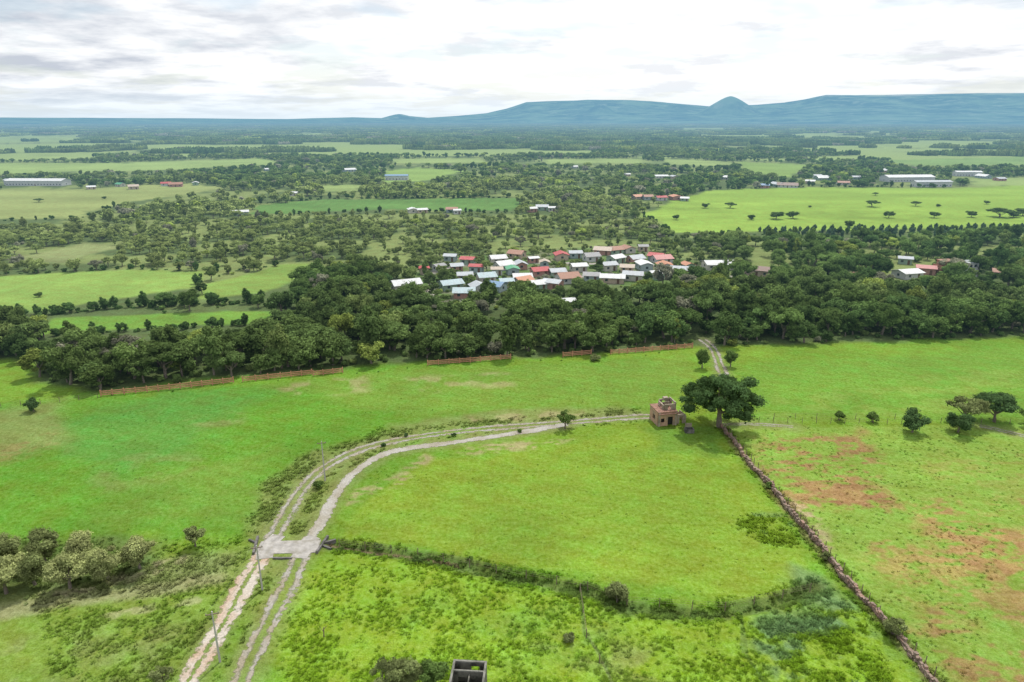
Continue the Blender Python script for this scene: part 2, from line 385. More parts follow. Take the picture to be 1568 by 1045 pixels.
# ---------------------------------------------------------------- trees
def tree(seed,H,W,style,nleaf,leaf,limbs=6,occluder_core=True):
    r=np.random.default_rng(seed);b=MB()
    if style=='round': nb=22;cz=H*.54;e=(W*.38,W*.36,H*.31);rr=(W*.09,W*.20);sq=.9
    elif style=='umbrella': nb=30;cz=H*.68;e=(W*.42,W*.42,H*.16);rr=(W*.09,W*.16);sq=.7
    elif style=='rain': nb=85;cz=H*.54;e=(W*.45,W*.45,H*.30);rr=(W*.055,W*.11);sq=.7
    elif style=='tall': nb=18;cz=H*.55;e=(W*.28,W*.26,H*.36);rr=(W*.13,W*.23);sq=.95
    elif style=='open': nb=20;cz=H*.60;e=(W*.4,W*.4,H*.28);rr=(W*.08,W*.15);sq=.75;occluder_core=False
    else: nb=13;cz=H*.42;e=(W*.34,W*.34,H*.28);rr=(W*.13,W*.22);sq=.85
    d=r.normal(size=(nb,3));d/=np.linalg.norm(d,axis=1)[:,None];k=r.uniform(.25,1,nb)**.6
    c=d*k[:,None]*e+[0,0,cz];rad=r.uniform(*rr,nb)
    if style in('umbrella','rain'): c[:,2]+=H*.12*(1-(np.hypot(c[:,0],c[:,1])/(W*.42))**2)
    c[:,2]=np.maximum(c[:,2],rad*.6)
    bb=r.uniform(.64,1.36,nb)
    w=rad**2;ib=r.choice(nb,nleaf,p=w/w.sum())
    dd=r.normal(size=(nleaf,3));dd[:,2]=np.where(dd[:,2]<-.5,-dd[:,2],dd[:,2]);dd/=np.linalg.norm(dd,axis=1)[:,None]
    lump=.82+.3*np.sin(dd[:,0]*5+ib)*np.sin(dd[:,1]*6+ib*2)*np.cos(dd[:,2]*4+ib)
    P=c[ib]+dd*(rad[ib]*lump*r.uniform(.78,1.2,nleaf))[:,None]*[1,1,sq]
    nn=dd+r.normal(size=(nleaf,3))*.42+[0,0,.25];nn/=np.linalg.norm(nn,axis=1)[:,None]
    t=np.cross(nn,r.normal(size=(nleaf,3)));t/=np.linalg.norm(t,axis=1)[:,None];bt=np.cross(nn,t)
    s=(leaf*r.uniform(.55,1.25,nleaf))[:,None]
    V=np.stack([P-t*s*.5,P-bt*s*.36+nn*s*.1,P+t*s*.5,P+bt*s*.36+nn*s*.1],1).reshape(-1,3)
    Fc=np.arange(nleaf*4).reshape(-1,4).tolist()
    b.add(V,Fc,1,bb[ib]*r.uniform(.75,1.25,nleaf))
    if occluder_core:
        for q in range(nb):
            v=ICO1[0]*(rad[q]*.72)*[1,1,sq];v=v*(1+r.uniform(-.15,.15,(len(v),1)));b.add(v+c[q],ICO1[1],1,.8)  # solid lump added inside each leaf clump to block sun through the crown
    if style!='bush':
        tr=max(.12,W*.028);bend=r.normal(size=2)*W*.02;p0=np.array([0,0,-.3]);p1=np.array([bend[0],bend[1],H*.2]);p2=np.array([bend[0]*.4,bend[1]*1.6,H*.42])
        b.tube(p0,p1,tr*1.3,tr*.95,8,0);b.tube(p1,p2,tr*.95,tr*.7,8,0)
        for q in r.choice(nb,min(limbs,nb),replace=False):
            st=p1+(p2-p1)*r.uniform(.1,1);mid=(st+c[q])/2+[0,0,-H*.03];b.tube(st,mid,tr*.5,tr*.33,6,0);b.tube(mid,c[q],tr*.33,tr*.12,5,0)
    else:
        for q in r.choice(nb,4,replace=False): b.tube((0,0,-.1),c[q],W*.02,W*.008,5,0)
    return b
def proto_coll(name,meshes):
    col=bpy.data.collections.new(name)
    for k,me in enumerate(meshes):
        o=bpy.data.objects.new("%s_%02d"%(name,k),me);col.objects.link(o)
    return col
def scatter(name,P,S,rz,idx,tint,coll):
    n=len(P);me=bpy.data.meshes.new(name);me.vertices.add(n);me.vertices.foreach_set('co',P.ravel().astype(np.float32))
    a=me.attributes.new('scl','FLOAT_VECTOR','POINT');a.data.foreach_set('vector',S.ravel().astype(np.float32))
    r=np.zeros((n,3));r[:,2]=rz
    a=me.attributes.new('rot','FLOAT_VECTOR','POINT');a.data.foreach_set('vector',r.ravel().astype(np.float32))
    a=me.attributes.new('idx','INT','POINT');a.data.foreach_set('value',idx.astype(np.int32))
    a=me.attributes.new('tint','FLOAT_COLOR','POINT');a.data.foreach_set('color',np.concatenate([tint,np.ones((n,1))],1).ravel().astype(np.float32))
    o=bpy.data.objects.new(name,me);sc.collection.objects.link(o)
    g=bpy.data.node_groups.new(name+"_gn",'GeometryNodeTree')
    g.interface.new_socket("Geometry",in_out='INPUT',socket_type='NodeSocketGeometry');g.interface.new_socket("Geometry",in_out='OUTPUT',socket_type='NodeSocketGeometry')
    a_=g.nodes.new('NodeGroupInput');z_=g.nodes.new('NodeGroupOutput');ip=g.nodes.new('GeometryNodeInstanceOnPoints');ci=g.nodes.new('GeometryNodeCollectionInfo')
    ci.inputs['Collection'].default_value=coll;ci.inputs['Separate Children'].default_value=True;ci.inputs['Reset Children'].default_value=True
    def na(nm,ty):
        q=g.nodes.new('GeometryNodeInputNamedAttribute');q.data_type=ty;q.inputs['Name'].default_value=nm;return q.outputs['Attribute']
    g.links.new(a_.outputs[0],ip.inputs['Points']);g.links.new(ci.outputs[0],ip.inputs['Instance']);ip.inputs['Pick Instance'].default_value=True
    g.links.new(na('idx','INT'),ip.inputs['Instance Index']);g.links.new(na('rot','FLOAT_VECTOR'),ip.inputs['Rotation']);g.links.new(na('scl','FLOAT_VECTOR'),ip.inputs['Scale'])
    g.links.new(ip.outputs[0],z_.inputs[0])
    md=o.modifiers.new("scatter",'NODES');md.node_group=g
    return o
# ---------------------------------------------------------------- houses list
W_=(0.62,0.63,0.62);LG=(0.42,0.45,0.47);TQ=(0.38,0.48,0.50);RED=(0.42,0.06,0.06);PK=(0.50,0.22,0.20);RU=(0.33,0.16,0.10);BL=(0.16,0.28,0.42);GRN=(0.08,0.32,0.16);OR=(0.48,0.21,0.11);BRN=(0.2,0.13,0.1);BE=(0.46,0.38,0.30);GY=(.29,.29,.29)
HS=[(622,444,46,W_),(652,418,14,RED),(690,398,18,LG),(672,414,18,GY),(702,414,20,LG),(720,404,22,RED),(765,401,24,W_),(792,396,24,RU),(733,415,22,RED),(770,414,26,W_),(796,411,22,LG),(688,440,36,TQ),(742,431,28,TQ),(715,427,24,LG),(786,421,22,GRN),(802,432,30,W_),(825,421,28,RED),(852,421,24,LG),(888,414,26,W_),(858,397,24,RED),(882,395,20,LG),(905,399,24,GY),(922,390,26,BE),(942,389,22,RU),(962,388,22,RU),(982,384,14,GY),(1000,397,24,RED),(1014,403,28,PK),(975,402,24,LG),(946,403,26,W_),(930,414,24,LG),(957,415,22,BE),(985,413,30,W_),(1017,413,26,OR),(1040,422,30,LG),(1008,427,34,W_),(973,430,30,LG),(938,435,38,W_),(903,428,24,GY),(870,433,32,RU),(850,441,30,LG),(826,440,26,W_),(804,439,28,OR),(778,438,22,TQ),(760,447,28,BL),(736,448,28,LG),(710,457,32,TQ),(1052,414,18,OR),(1100,411,46,W_),(1160,421,40,BRN),(1300,430,26,RU),(1388,425,38,W_),(1416,419,26,PK),(1385,404,20,LG),(1530,424,20,RU),(868,469,28,W_),(835,410,16,BE),(758,419,16,BE),(818,401,16,W_),
 (368,330,26,W_),(632,326,16,W_),(646,326,16,W_),(692,325,18,RU),(700,328,12,W_),(815,325,14,W_),(830,322,18,LG),(845,324,12,W_),(975,305,18,OR),(992,306,14,RU),(1012,307,16,RED),(1035,306,20,OR),(1048,308,14,W_),(1012,273,22,W_),(1032,274,14,LG),(535,263,18,W_),(255,285,14,RED),(270,286,20,RU),(300,284,10,W_),(185,286,12,GRN),(205,290,14,BE),(1190,286,22,LG),(1205,287,30,BRN),(1170,288,14,BL),(1260,276,24,W_),(1290,283,20,RU),(1240,281,14,W_),(1505,273,22,W_),(1250,273,16,LG),(1530,277,14,LG),(1418,286,20,LG),(1110,275,12,W_),(960,270,10,W_),(410,262,10,W_),(880,258,10,W_),(1350,264,14,W_),(1310,275,12,LG),(450,300,12,W_),(140,290,12,W_)]
BIG=[("warehouse",60,284,92,W_,.25),("warehouse",1388,278,78,W_,.3),("warehouse",1425,286,60,LG,.25),("warehouse",1480,270,40,W_,.3),("farm_shed",608,276,36,BL,.35),("farm_shed",30,283,40,LG,.3)]
def dep_px(x,y): return y*math.cos(PI)+CAMH*math.sin(PI)
HP=[]
for h in HS:
    x,y=G(h[0],h[1])
    if 640<h[0]<1060 and h[1]>380: x+=random.uniform(-1,1);y+=random.uniform(-3,3)
    HP.append((x,y,max(4.5,.96*h[2]/FPX*dep_px(x,y))))
for b in BIG:
    x,y=G(b[1],b[2]);HP.append((x,y,b[3]/FPX*dep_px(x,y)))
# ---------------------------------------------------------------- forest scatter
near_p=[]
for k,(st,H,W) in enumerate([('round',9,9.5),('round',8,8),('round',10,11),('umbrella',8.5,12),('tall',11,7.5),('round',7,7.5),('open',8,8.5),('bush',4,6)]):
    near_p.append(tree(100+k,H,W,st,2300,.62).mesh("n",[m_bark,m_leaf_i],True))
cn=proto_coll("woodland_tree_kinds",near_p)
mid_p=[]
for k,(st,H,W) in enumerate([('round',8,9),('umbrella',8,12),('tall',9.5,7.5),('round',6.5,8),('bush',4,6.5)]):
    mid_p.append(tree(200+k,H,W,st,380,1.3,3).mesh("m",[m_bark,m_leaf_i],True))
cm=proto_coll("midground_tree_kinds",mid_p)
gp=[]
for k in range(4):
    r=np.random.default_rng(300+k);b=MB()
    for q in range(70):
        a=r.uniform(0,6.28);rr=math.sqrt(r.uniform(0,1));s=r.uniform(.07,.15);hh=r.uniform(5,12)
        v=ICO2[0]*(1+r.uniform(-.2,.2,(len(ICO2[0]),1)));v=v*[s,s,hh*.5]+[math.cos(a)*rr,math.sin(a)*rr,hh*.45]
        b.add(v,ICO2[1],0,r.uniform(.6,1.35))
    gp.append(b.mesh("g",[m_leaf_i],True))
cg=proto_coll("distant_grove_kinds",gp)
def wedge(d0,d1,sp,seed):
    r=np.random.default_rng(seed);xs=np.arange(-d1*.95,d1*.95,sp);ys=np.arange(d0*.6,d1,sp)
    X,Y=np.meshgrid(xs,ys);X=X.ravel()+r.uniform(-.48,.48,X.size)*sp;Y=Y.ravel()+r.uniform(-.48,.48,Y.size)*sp
    D=np.hypot(X,Y);m=(D>d0)&(D<d1)&(np.abs(X)<Y*.86+25);return X[m],Y[m]
def clearing(X,Y,Ht,fac=.85):
    ok=inside(WOODS,X,Y)
    k=1/(1-np.minimum(Ht*fac,40)/CAMH)
    for P,c in FIELDS:
        ok&=~inside(P,X,Y)
        if P[:,1].mean()<1500:
            ok&=~inside(P,X*k,Y*k); ok&=~inside(P,X*(1+k)/2,Y*(1+k)/2)
    return ok
def house_clear(X,Y,Ht,keep=.85,seed=1):
    ok=np.ones(X.shape,bool);r=np.random.default_rng(seed);kp=r.uniform(size=X.shape)<keep
    for hx,hy,w in HP:
        hd=math.hypot(hx,hy);ux,uy=hx/hd,hy/hd
        al=X*ux+Y*uy;la=np.abs(X*uy-Y*ux)
        ok&=~((np.abs(al-hd)<w*.5+1.2)&(la<w*.5+1.2))
        hide=(al<hd)&(al/(1-np.minimum(Ht*.9,50)/CAMH)>hd+2)&(la<w*.5+.5)
        ok&=~(hide&kp)
    return ok
def tint(X,Y,r):
    n=len(X);D=np.hypot(X,Y)
    a=fbm(X/45,Y/45,61);b=r.uniform(size=n)
    dark=np.array([.066,.118,.038]);mid=np.array([.120,.188,.052]);ol=np.array([.22,.265,.09]);yl=np.array([.24,.30,.07]);gr=np.array([.22,.22,.15])
    scrub=sst(285,330,D)*(1-sst(560,900,D))*sst(160,20,X)
    t=sst(.25,.70,a*.5+b*.5)[:,None]
    C=dark*(1-t)+mid*t
    nearw=1-sst(230,300,D)
    o=np.clip(scrub*.8+.5*sst(.42,.62,fbm(X/90,Y/60,62))*(1-.6*nearw)+(b>.9)*.4,0,1)[:,None]
    C=C*(1-o)+ol*o
    C[b>.96]=yl;C[(b<.04)]=gr
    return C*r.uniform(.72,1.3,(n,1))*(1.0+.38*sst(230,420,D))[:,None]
r=np.random.default_rng(5)
X,Y=wedge(120,520,5.3,51)
D=np.hypot(X,Y);fr=D<285
sc_=np.where(fr,r.uniform(.62,1.22,len(X)),r.uniform(.5,1.12,len(X)))
scrub=sst(290,330,D)*sst(150,60,X)
sc_=np.where(scrub>.5,sc_*.68,sc_)
Ht=9*sc_
tn=inside(TOWN,X,Y);sc_=np.where(tn,sc_*.6,sc_);Ht=np.where(tn,Ht*.6,Ht)
ok=clearing(X,Y,Ht)&house_clear(X,Y,Ht,np.where(fr,.8,.88))
gap=fbm(X/22,Y/22,5);thr=np.where(D>300,.53,.80)
ok&=(gap<thr)|(r.uniform(size=len(X))<.28)|tn
ok&=(r.uniform(size=len(X))<np.where(fr,.95,.87))
ok&=np.abs(X-np.interp(Y,R_N[:,1],R_N[:,0]))>np.where((Y>R_N[:,1].min())&(Y<R_N[:,1].max()+6),3.5,0)
X,Y,sc_=X[ok],Y[ok],sc_[ok]
n=len(X);idx=r.choice(8,n,p=[.19,.16,.14,.12,.14,.11,.08,.06])
scatter("woodland_trees",np.stack([X,Y,0*X],-1),np.stack([sc_*r.uniform(.95,1.2,n),sc_*r.uniform(.9,1.1,n),sc_*r.uniform(.8,1.15,n)],-1),r.uniform(0,6.28,n),idx,tint(X,Y,r),cn)
X,Y=wedge(150,330,3.8,52);d_=np.abs(sdf(WOODS,X,Y));tn=inside(TOWN,X,Y)
ok=inside(WOODS,X,Y)&clearing(X,Y,X*0+2)&house_clear(X,Y,X*0+2,.8)&(r.uniform(size=len(X))<np.where(d_<14,.8,np.where(tn,.55,.2)))&(np.abs(X-np.interp(Y,R_N[:,1],R_N[:,0]))>3)
X,Y=X[ok],Y[ok];n=len(X);s=r.uniform(.22,.55,n)
scatter("woodland_undergrowth",np.stack([X,Y,0*X],-1),np.stack([s,s,s],-1),r.uniform(0,6.28,n),np.full(n,7),tint(X,Y,r)*1.1,cn)
X,Y=wedge(520,1500,8.6,53)
D=np.hypot(X,Y);sc_=r.uniform(.5,1.15,len(X));Ht=8*sc_
ok=clearing(X,Y,Ht,.7)&house_clear(X,Y,Ht,.95)
ok&=(fbm(X/60,Y/50,6)<.52)|(r.uniform(size=len(X))<.2)
ok&=~((farfield(X,Y)>.5)&(D>1000))
X,Y,sc_=X[ok],Y[ok],sc_[ok];n=len(X);idx=r.choice(5,n,p=[.34,.16,.18,.22,.10])
scatter("midground_trees",np.stack([X,Y,0*X],-1),np.stack([sc_*1.1,sc_*1.1,sc_],-1),r.uniform(0,6.28,n),idx,tint(X,Y,r),cm)
PX=[];PS=[]
for d0,d1 in ((1500,2300),(2300,3600),(3600,6000),(6000,11000)):
    s=(d0+d1)/2*.010;X,Y=wedge(d0,d1,s*1.4,int(d0));ok=(farfield(X,Y)<.5)&clearing(X,Y,X*0+8,.1)&(fbm(X/200,Y/160,66)<.62)
    X,Y=X[ok],Y[ok];PX.append(np.stack([X,Y,0*X],-1));q=r.uniform(.6,1.15,len(X))*s;PS.append(np.stack([q,q,r.uniform(.5,1.1,len(X))],-1))
P=np.vstack(PX);S=np.vstack(PS);n=len(P)
scatter("distant_forest",P,S,r.uniform(0,6.28,n),r.integers(0,4,n),tint(P[:,0],P[:,1],r)*.8,cg)
def along(P,sp,r,jit=.5):
    out=[]
    for a,b in zip(P[:-1],P[1:]):
        L=np.hypot(*(b-a));k=max(1,int(L/sp))
        for q in range(k): out.append(a+(b-a)*(q+r.uniform(.3,.7))/k+r.normal(size=2)*jit)
    return np.array(out)
hl=[]
for l,sp,s in [([(-60,482),(60,484),(180,472),(300,467),(430,463),(560,460)],2.6,.5),([(-60,482),(60,484),(180,472),(300,467),(430,463),(560,460)],3,.42),([(35,522),(90,514),(230,506),(400,498)],2.6,.4),
   ([(985,330),(1030,361),(1290,359),(1568,352),(1700,346)],5,.45),([(395,332),(600,325),(790,327)],5,.45),([(395,313),(500,305),(795,303)],5,.55),
   ([(-200,344),(120,336),(180,316)],6,.42),([(1085,291),(1240,286),(1450,288)],6,.55),([(300,441),(310,420),(430,407)],4,.42),([(0,421),(190,412),(310,415)],5,.42)]:
    q=along(GP(l),sp,r,.8);hl.append(np.concatenate([q,np.full((len(q),1),s)],1))
q=np.vstack(hl);n=len(q);s=q[:,2]*r.uniform(.7,1.25,n)
scatter("hedgerow_trees",np.stack([q[:,0],q[:,1],0*s-.6],-1),np.stack([s,s,s],-1),r.uniform(0,6.28,n),r.choice([0,1,4,5,7,7],n),np.array([.085,.15,.046])*r.uniform(.75,1.4,(n,1)),cn)
X=[]
for row in range(4):
    q=along(GP([(1150,352),(1568,348),(1700,346)])-[0,8+row*8],5,r,.3);X.append(q)
q=np.vstack(X);n=len(q);s=r.uniform(.35,.5,n)
scatter("orchard_rows",np.stack([q[:,0],q[:,1],0*s-.8],-1),np.stack([s,s,s],-1),r.uniform(0,6.28,n),np.full(n,4),np.array([.10,.17,.10])*r.uniform(.8,1.3,(n,1)),cn)
m_leaf_p=leafmat("foliage_pasture",(0.10,0.16,0.05))
pm=[]
for k in (0,2,3,5):
    me=near_p[k].copy();me.materials[1]=m_leaf_p;pm.append(me)
for k,(px,py,s,w) in enumerate([(1035,337,.6,1),(1080,319,.6,1.2),(1118,319,.7,1.2),(1150,337,.8,1.1),(1188,336,.9,1.4),(1214,335,.8,1.2),(1335,317,.8,1.4),(1300,349,1.05,.9),(1318,349,.4,1),(1360,334,.75,1.1),(1402,316,.6,1.3),(1436,317,.5,1.2),(1430,334,.75,1.2),(1486,333,.7,1.2),(1530,333,1.0,1.5),(1552,333,1.0,1.4),(1566,331,.9,1.5),(1510,313,.45,1.2),(1340,300,.45,1.3),(1240,318,.35,1.2),
   (60,455,.3,1.3),(460,430,.5,1.2),(60,310,.5,1.4),(160,305,.5,1.4)]):
    x,y=G(px,py);o=bpy.data.objects.new("pasture_tree",pm[k%4]);sc.collection.objects.link(o);o.location=(x,y,-.3*s);o.rotation_euler=(0,0,k*1.3);o.scale=(s*w,s*w,s*.75)
LM={'d':leafmat("foliage_dark",(0.078,0.138,0.050)),'m':leafmat("foliage_mid",(0.12,0.19,0.05)),'y':leafmat("foliage_pale",(0.32,0.35,0.14)),'o':leafmat("foliage_olive",(0.20,0.235,0.09))}
for nm,px,py,W,H,st,cl,nl,lf in [
 ("rain_tree",1101,654,19.5,12.8,'rain','d',22000,.40),("acacia_tree",865,656,5.5,4.6,'open','m',1800,.32),
 ("young_tree",1075,564,5.4,6,'tall','m',2500,.32),("young_tree",1118,562,4.8,5.4,'tall','m',2200,.32),
 ("field_tree",1396,662,7,5.6,'round','d',4000,.34),("field_tree",1466,662,6.8,5,'round','d',4000,.34),("acacia_tree",1522,646,10,6.5,'umbrella','d',5500,.36),("acacia_tree",1478,648,9,6,'umbrella','o',4500,.36),("field_tree",1574,650,6,5,'open','m',3000,.34),
 ("shrub",1335,646,3.2,3,'bush','m',1200,.28),("shrub",1285,644,3.2,3,'bush','m',1200,.28),("field_tree",52,630,4.6,3.2,'round','d',2000,.3),
 ("field_tree",300,838,3.8,4.2,'round','o',2600,.26),("shrub",487,748,2.4,2,'bush','m',900,.24),("shrub",945,920,4.8,3.4,'bush','o',3200,.26),("shrub",1366,972,3.6,3.6,'bush','o',2600,.24),
 ("shrub",1265,858,2,1.8,'bush','o',900,.22),("shrub",1178,748,1.8,1.5,'bush','m',700,.22),("shrub",870,982,2.2,1.5,'bush','o',1100,.18),
 ("shrub",590,1062,5.2,5.2,'open','o',4200,.22),("shrub",622,1052,5.0,5.4,'bush','o',5200,.22),("shrub",662,1052,4.4,5.0,'bush','m',4600,.2),
 ("flowering_tree",10,908,8,7,'round','y',6000,.28),("flowering_tree",55,896,6.5,5.5,'round','o',4500,.28),("flowering_tree",108,902,7.6,6,'round','y',5500,.28),("flowering_tree",165,886,7.4,6,'round','y',5500,.28),("flowering_tree",215,872,6.6,5.6,'round','y',5000,.28),("flowering_tree",70,860,6.5,6,'round','o',4500,.28),("flowering_tree",130,858,6,5,'round','y',4500,.28),("flowering_tree",15,866,6.5,5.5,'round','o',4500,.28),("flowering_tree",-30,890,8,7,'round','y',4500,.3),("flowering_tree",-70,870,8,6,'round','o',4000,.3),
 ("shrub",250,1048,3.8,2.8,'open','o',2400,.2),("shrub",695,668,1.3,1,'bush','d',500,.2),("shrub",588,684,1.4,1,'bush','d',500,.2),("shrub",622,668,1.2,.9,'bush','d',500,.2),("shrub",795,662,1.5,1,'bush','m',500,.2),
 ("shrub",640,858,2.2,1.6,'bush','m',900,.2),("shrub",910,552,4,2,'bush','o',900,.3)]:
    x,y=G(px,py);b=tree(int(abs(px)*3+py),H,W,st,nl,lf,10)
    b.obj(nm,[m_bark,LM[cl]],lv=True,loc=(x,y,h1(x,y)-.05)).rotation_euler=(0,0,px)
sb=[tree(400+k,.8,1.0,'bush',420,.11).mesh("b",[m_bark,m_leaf_i],True) for k in range(3)];cb=proto_coll("small_bush_kinds",sb)
q=[along(DITCH,.9,r,1.0),along(WALL,3,r,.6),along(R_UP[2:8],3,r,.3)+[-.3,2.4],along(GP([(400,1000),(430,900),(455,850)]),2,r,.5),
   along(GP([(-60,905),(60,910),(200,880),(270,855)]),1.1,r,1.3),along(GP([(520,700),(600,676),(760,663)]),3.5,r,.6),along(GP([(1120,640),(1380,640),(1568,638)]),5,r,.4),along(GP([(155,609),(525,573),(780,555),(1060,538)]),6,r,.6)]
n0=len(q[0]);q=np.vstack(q)
xx=r.uniform(-90,90,500);yy=r.uniform(62,170,500);kk=(rough(xx,yy)>.55)&(np.abs(xx)<yy*.85)&inside(GP([(-200,840),(1450,840),(1600,1100),(-400,1100)]),xx,yy);q=np.vstack([q,np.stack([xx[kk],yy[kk]],-1)])
ok=roadfree(q[:,0],q[:,1])>.6;q=q[ok];n=len(q);s=r.uniform(.3,1.0,n)**1.6*1.5;s[n0:]*=.65
c=ground_color(q[:,0],q[:,1])*.8+np.array([.08,.14,.04])*.45
scatter("roadside_bushes",np.stack([q[:,0],q[:,1],height(q[:,0],q[:,1])-.05],-1),np.stack([s,s,s*.7],-1),r.uniform(0,6.28,n),r.integers(0,3,n),c*r.uniform(.8,1.35,(n,1)),cb)
tp=[]
for k in range(4):
    rr=np.random.default_rng(500+k);b=MB()
    for q in range(16):
        a=rr.uniform(0,6.28);o=rr.uniform(0,.35);bx,by=math.cos(a)*o,math.sin(a)*o;le=rr.uniform(.25,.6);h=rr.uniform(.18,.42);w=rr.uniform(.05,.10)
        tx,ty=-math.sin(a)*w,math.cos(a)*w;ex,ey=bx+math.cos(a)*le*.7,by+math.sin(a)*le*.7
        b.add([(bx-tx,by-ty,0),(bx+tx,by+ty,0),((bx+ex)/2+tx,(by+ey)/2+ty,h*.85),(ex,ey,h),((bx+ex)/2-tx,(by+ey)/2-ty,h*.85)],[(0,1,2,3,4)],0)
    tp.append(b.mesh("t",[m_gr]))
ct=proto_coll("grass_tuft_kinds",tp)
ntry=130000
D=58+ (r.uniform(size=ntry)**1.25)*150;a=r.uniform(-.70,.70,ntry);X=np.sin(a)*D;Y=np.cos(a)*D
ok=(r.uniform(size=ntry)<rough(X,Y)*(.1+1.2*sst(.35,.65,fbm(X/3,Y/3,71))))&(roadfree(X,Y)>.5)&~inside(WOODS,X,Y)
X,Y=X[ok],Y[ok];n=len(X);ro=rough(X,Y);s=r.uniform(.35,.9,n)*(.4+.7*ro)
scatter("grass_tufts",np.stack([X,Y,height(X,Y)-.03],-1),np.stack([s,s,s*r.uniform(.6,1.1,n)],-1),r.uniform(0,6.28,n),r.integers(0,4,n),ground_color(X,Y)*r.uniform(1.0,1.65,(n,1)),ct)
# ---------------------------------------------------------------- roads
def ribbon(name,P,wd,mat,z=.02):
    P=[Vector((a,b,0)) for a,b in P];pts=[]
    for k in range(len(P)-1):
        p0=P[max(k-1,0)];p1=P[k];p2=P[k+1];p3=P[min(k+2,len(P)-1)];m=max(2,int((p2-p1).length/1.2))
        for t in range(m):
            t=t/m;pts.append(.5*((2*p1)+(-p0+p2)*t+(2*p0-5*p1+4*p2-p3)*t*t+(-p0+3*p1-3*p2+p3)*t**3))
    pts.append(P[-1]);v=[];f=[];uv=[];L=0
    for k,p in enumerate(pts):
        d=(pts[min(k+1,len(pts)-1)]-pts[max(k-1,0)]).normalized();nrm=Vector((-d.y,d.x,0))
        if k:L+=(p-pts[k-1]).length
        w=wd*(1+.1*math.sin(L*.21)+.07*math.sin(L*.57+2))
        for q in range(7):
            u=q/6;e=p+nrm*(u-.5)*w;v.append((e.x,e.y,z));uv.append((u,L))
    for k in range(len(pts)-1):
        for q in range(6):
            a=k*7+q;f.append((a,a+7,a+8,a+1))
    me=bpy.data.meshes.new(name);me.from_pydata(v,[],f);ul=me.uv_layers.new(name='UVMap')
    for lp in me.loops: ul.data[lp.index].uv=uv[lp.vertex_index]
    me.materials.append(mat);o=bpy.data.objects.new(name,me);sc.collection.objects.link(o);return o
def roadmat(name,col,col2,centre):
    m,nt=newmat(name);p=pos(nt);u=nt.nodes.new('ShaderNodeUVMap');sx=nt.nodes.new('ShaderNodeSeparateXYZ');nt.links.new(u.outputs[0],sx.inputs[0])
    a=mth(nt,'ABSOLUTE',mth(nt,'SUBTRACT',sx.outputs[0],.5));a=mth(nt,'MULTIPLY',a,2.0)
    n1=noise(nt,p,.8,5,.65);n2=noise(nt,p,1.1,5,.7);n3=noise(nt,p,3.5,4,.6);n4=noise(nt,p,.25,3,.5)
    e=mr(nt,mth(nt,'ADD',a,mth(nt,'MULTIPLY',mth(nt,'SUBTRACT',n1,.5),2.2)),.95,.68,0,1)
    al=e
    if centre>0:
        cc=mr(nt,mth(nt,'ADD',a,mth(nt,'MULTIPLY',mth(nt,'SUBTRACT',n2,.5),1.2)),centre*.6,centre*1.3,0,1);al=mth(nt,'MULTIPLY',e,cc)
    c=cmix(nt,mr(nt,n4,.4,.62,0,1),col,col2);c=cscale(nt,c,mr(nt,n3,.3,.7,.72,1.2))
    b=bsdf(nt,c,.95,.1,n3,.06,.5);tr=nt.nodes.new('ShaderNodeBsdfTransparent');ms=nt.nodes.new('ShaderNodeMixShader')
    nt.links.new(al,ms.inputs[0]);nt.links.new(tr.outputs[0],ms.inputs[1]);nt.links.new(b,ms.inputs[2]);finish(nt,ms.outputs[0]);return m
m_r1=roadmat("dirt_track",(0.34,0.32,0.28),(0.30,0.26,0.19),.38);m_r2=roadmat("gravel_track",(0.48,0.43,0.36),(0.42,0.31,0.22),.18);m_r3=roadmat("gravel_plain",(0.38,0.36,0.32),(0.30,0.27,0.21),0)
ribbon("dirt_road",R_UP,3.0,m_r1,.022);ribbon("dirt_road",R_DN,2.2,m_r3,.026);ribbon("dirt_road",R_L,3.4,m_r2,.022);ribbon("dirt_road",R_R,3.2,m_r1,.026);ribbon("dirt_road",R_E,1.4,m_r1,.02);ribbon("dirt_road",R_E2,1.8,m_r1,.02);ribbon("dirt_road",R_N,3.0,m_r1,.02)
m_conc=simple("weathered_concrete",(0.35,0.33,0.30),.9,.3,.9,col2=(0.26,0.24,0.20));m_concd=simple("dark_concrete",(0.15,0.14,0.13),.9,.4,1.2,col2=(0.07,0.07,0.06))
x,y=G(442,838);b=MB()
b.box(0,0,-.1,9.6,3.4,.3,.05);b.box(-3.1,-1.9,-.1,2.6,2.4,.29,.2);b.box(2.6,-1.8,-.1,2.6,2.2,.28,-.15);b.box(-2.9,2.2,-.1,2.4,2.2,.28,-.3);b.box(2.9,2.0,-.1,2.4,2.0,.27,-.5)
b.box(-5.3,.2,.05,.35,4.6,.85,.2,1);b.box(5.3,.4,.05,.35,4.4,.85,-.15,1);b.box(6.2,-.2,-.1,1.8,.3,.7,-.5,1);b.box(6.3,1.4,-.1,1.8,.3,.7,.5,1);b.box(-6.2,1.4,-.1,1.8,.3,.7,-.5,1);b.box(0,-3.0,-.1,3.0,.3,.6,0,1)
b.obj("concrete_culvert_crossing",[m_conc,m_concd],loc=(x,y,.02))
m_stone=simple("field_stone",(0.24,0.18,0.14),.95,.4,1.5,col2=(0.32,0.20,0.15));m_wood=simple("weathered_wood",(0.20,0.15,0.11),.9,.3,2)
b=MB()
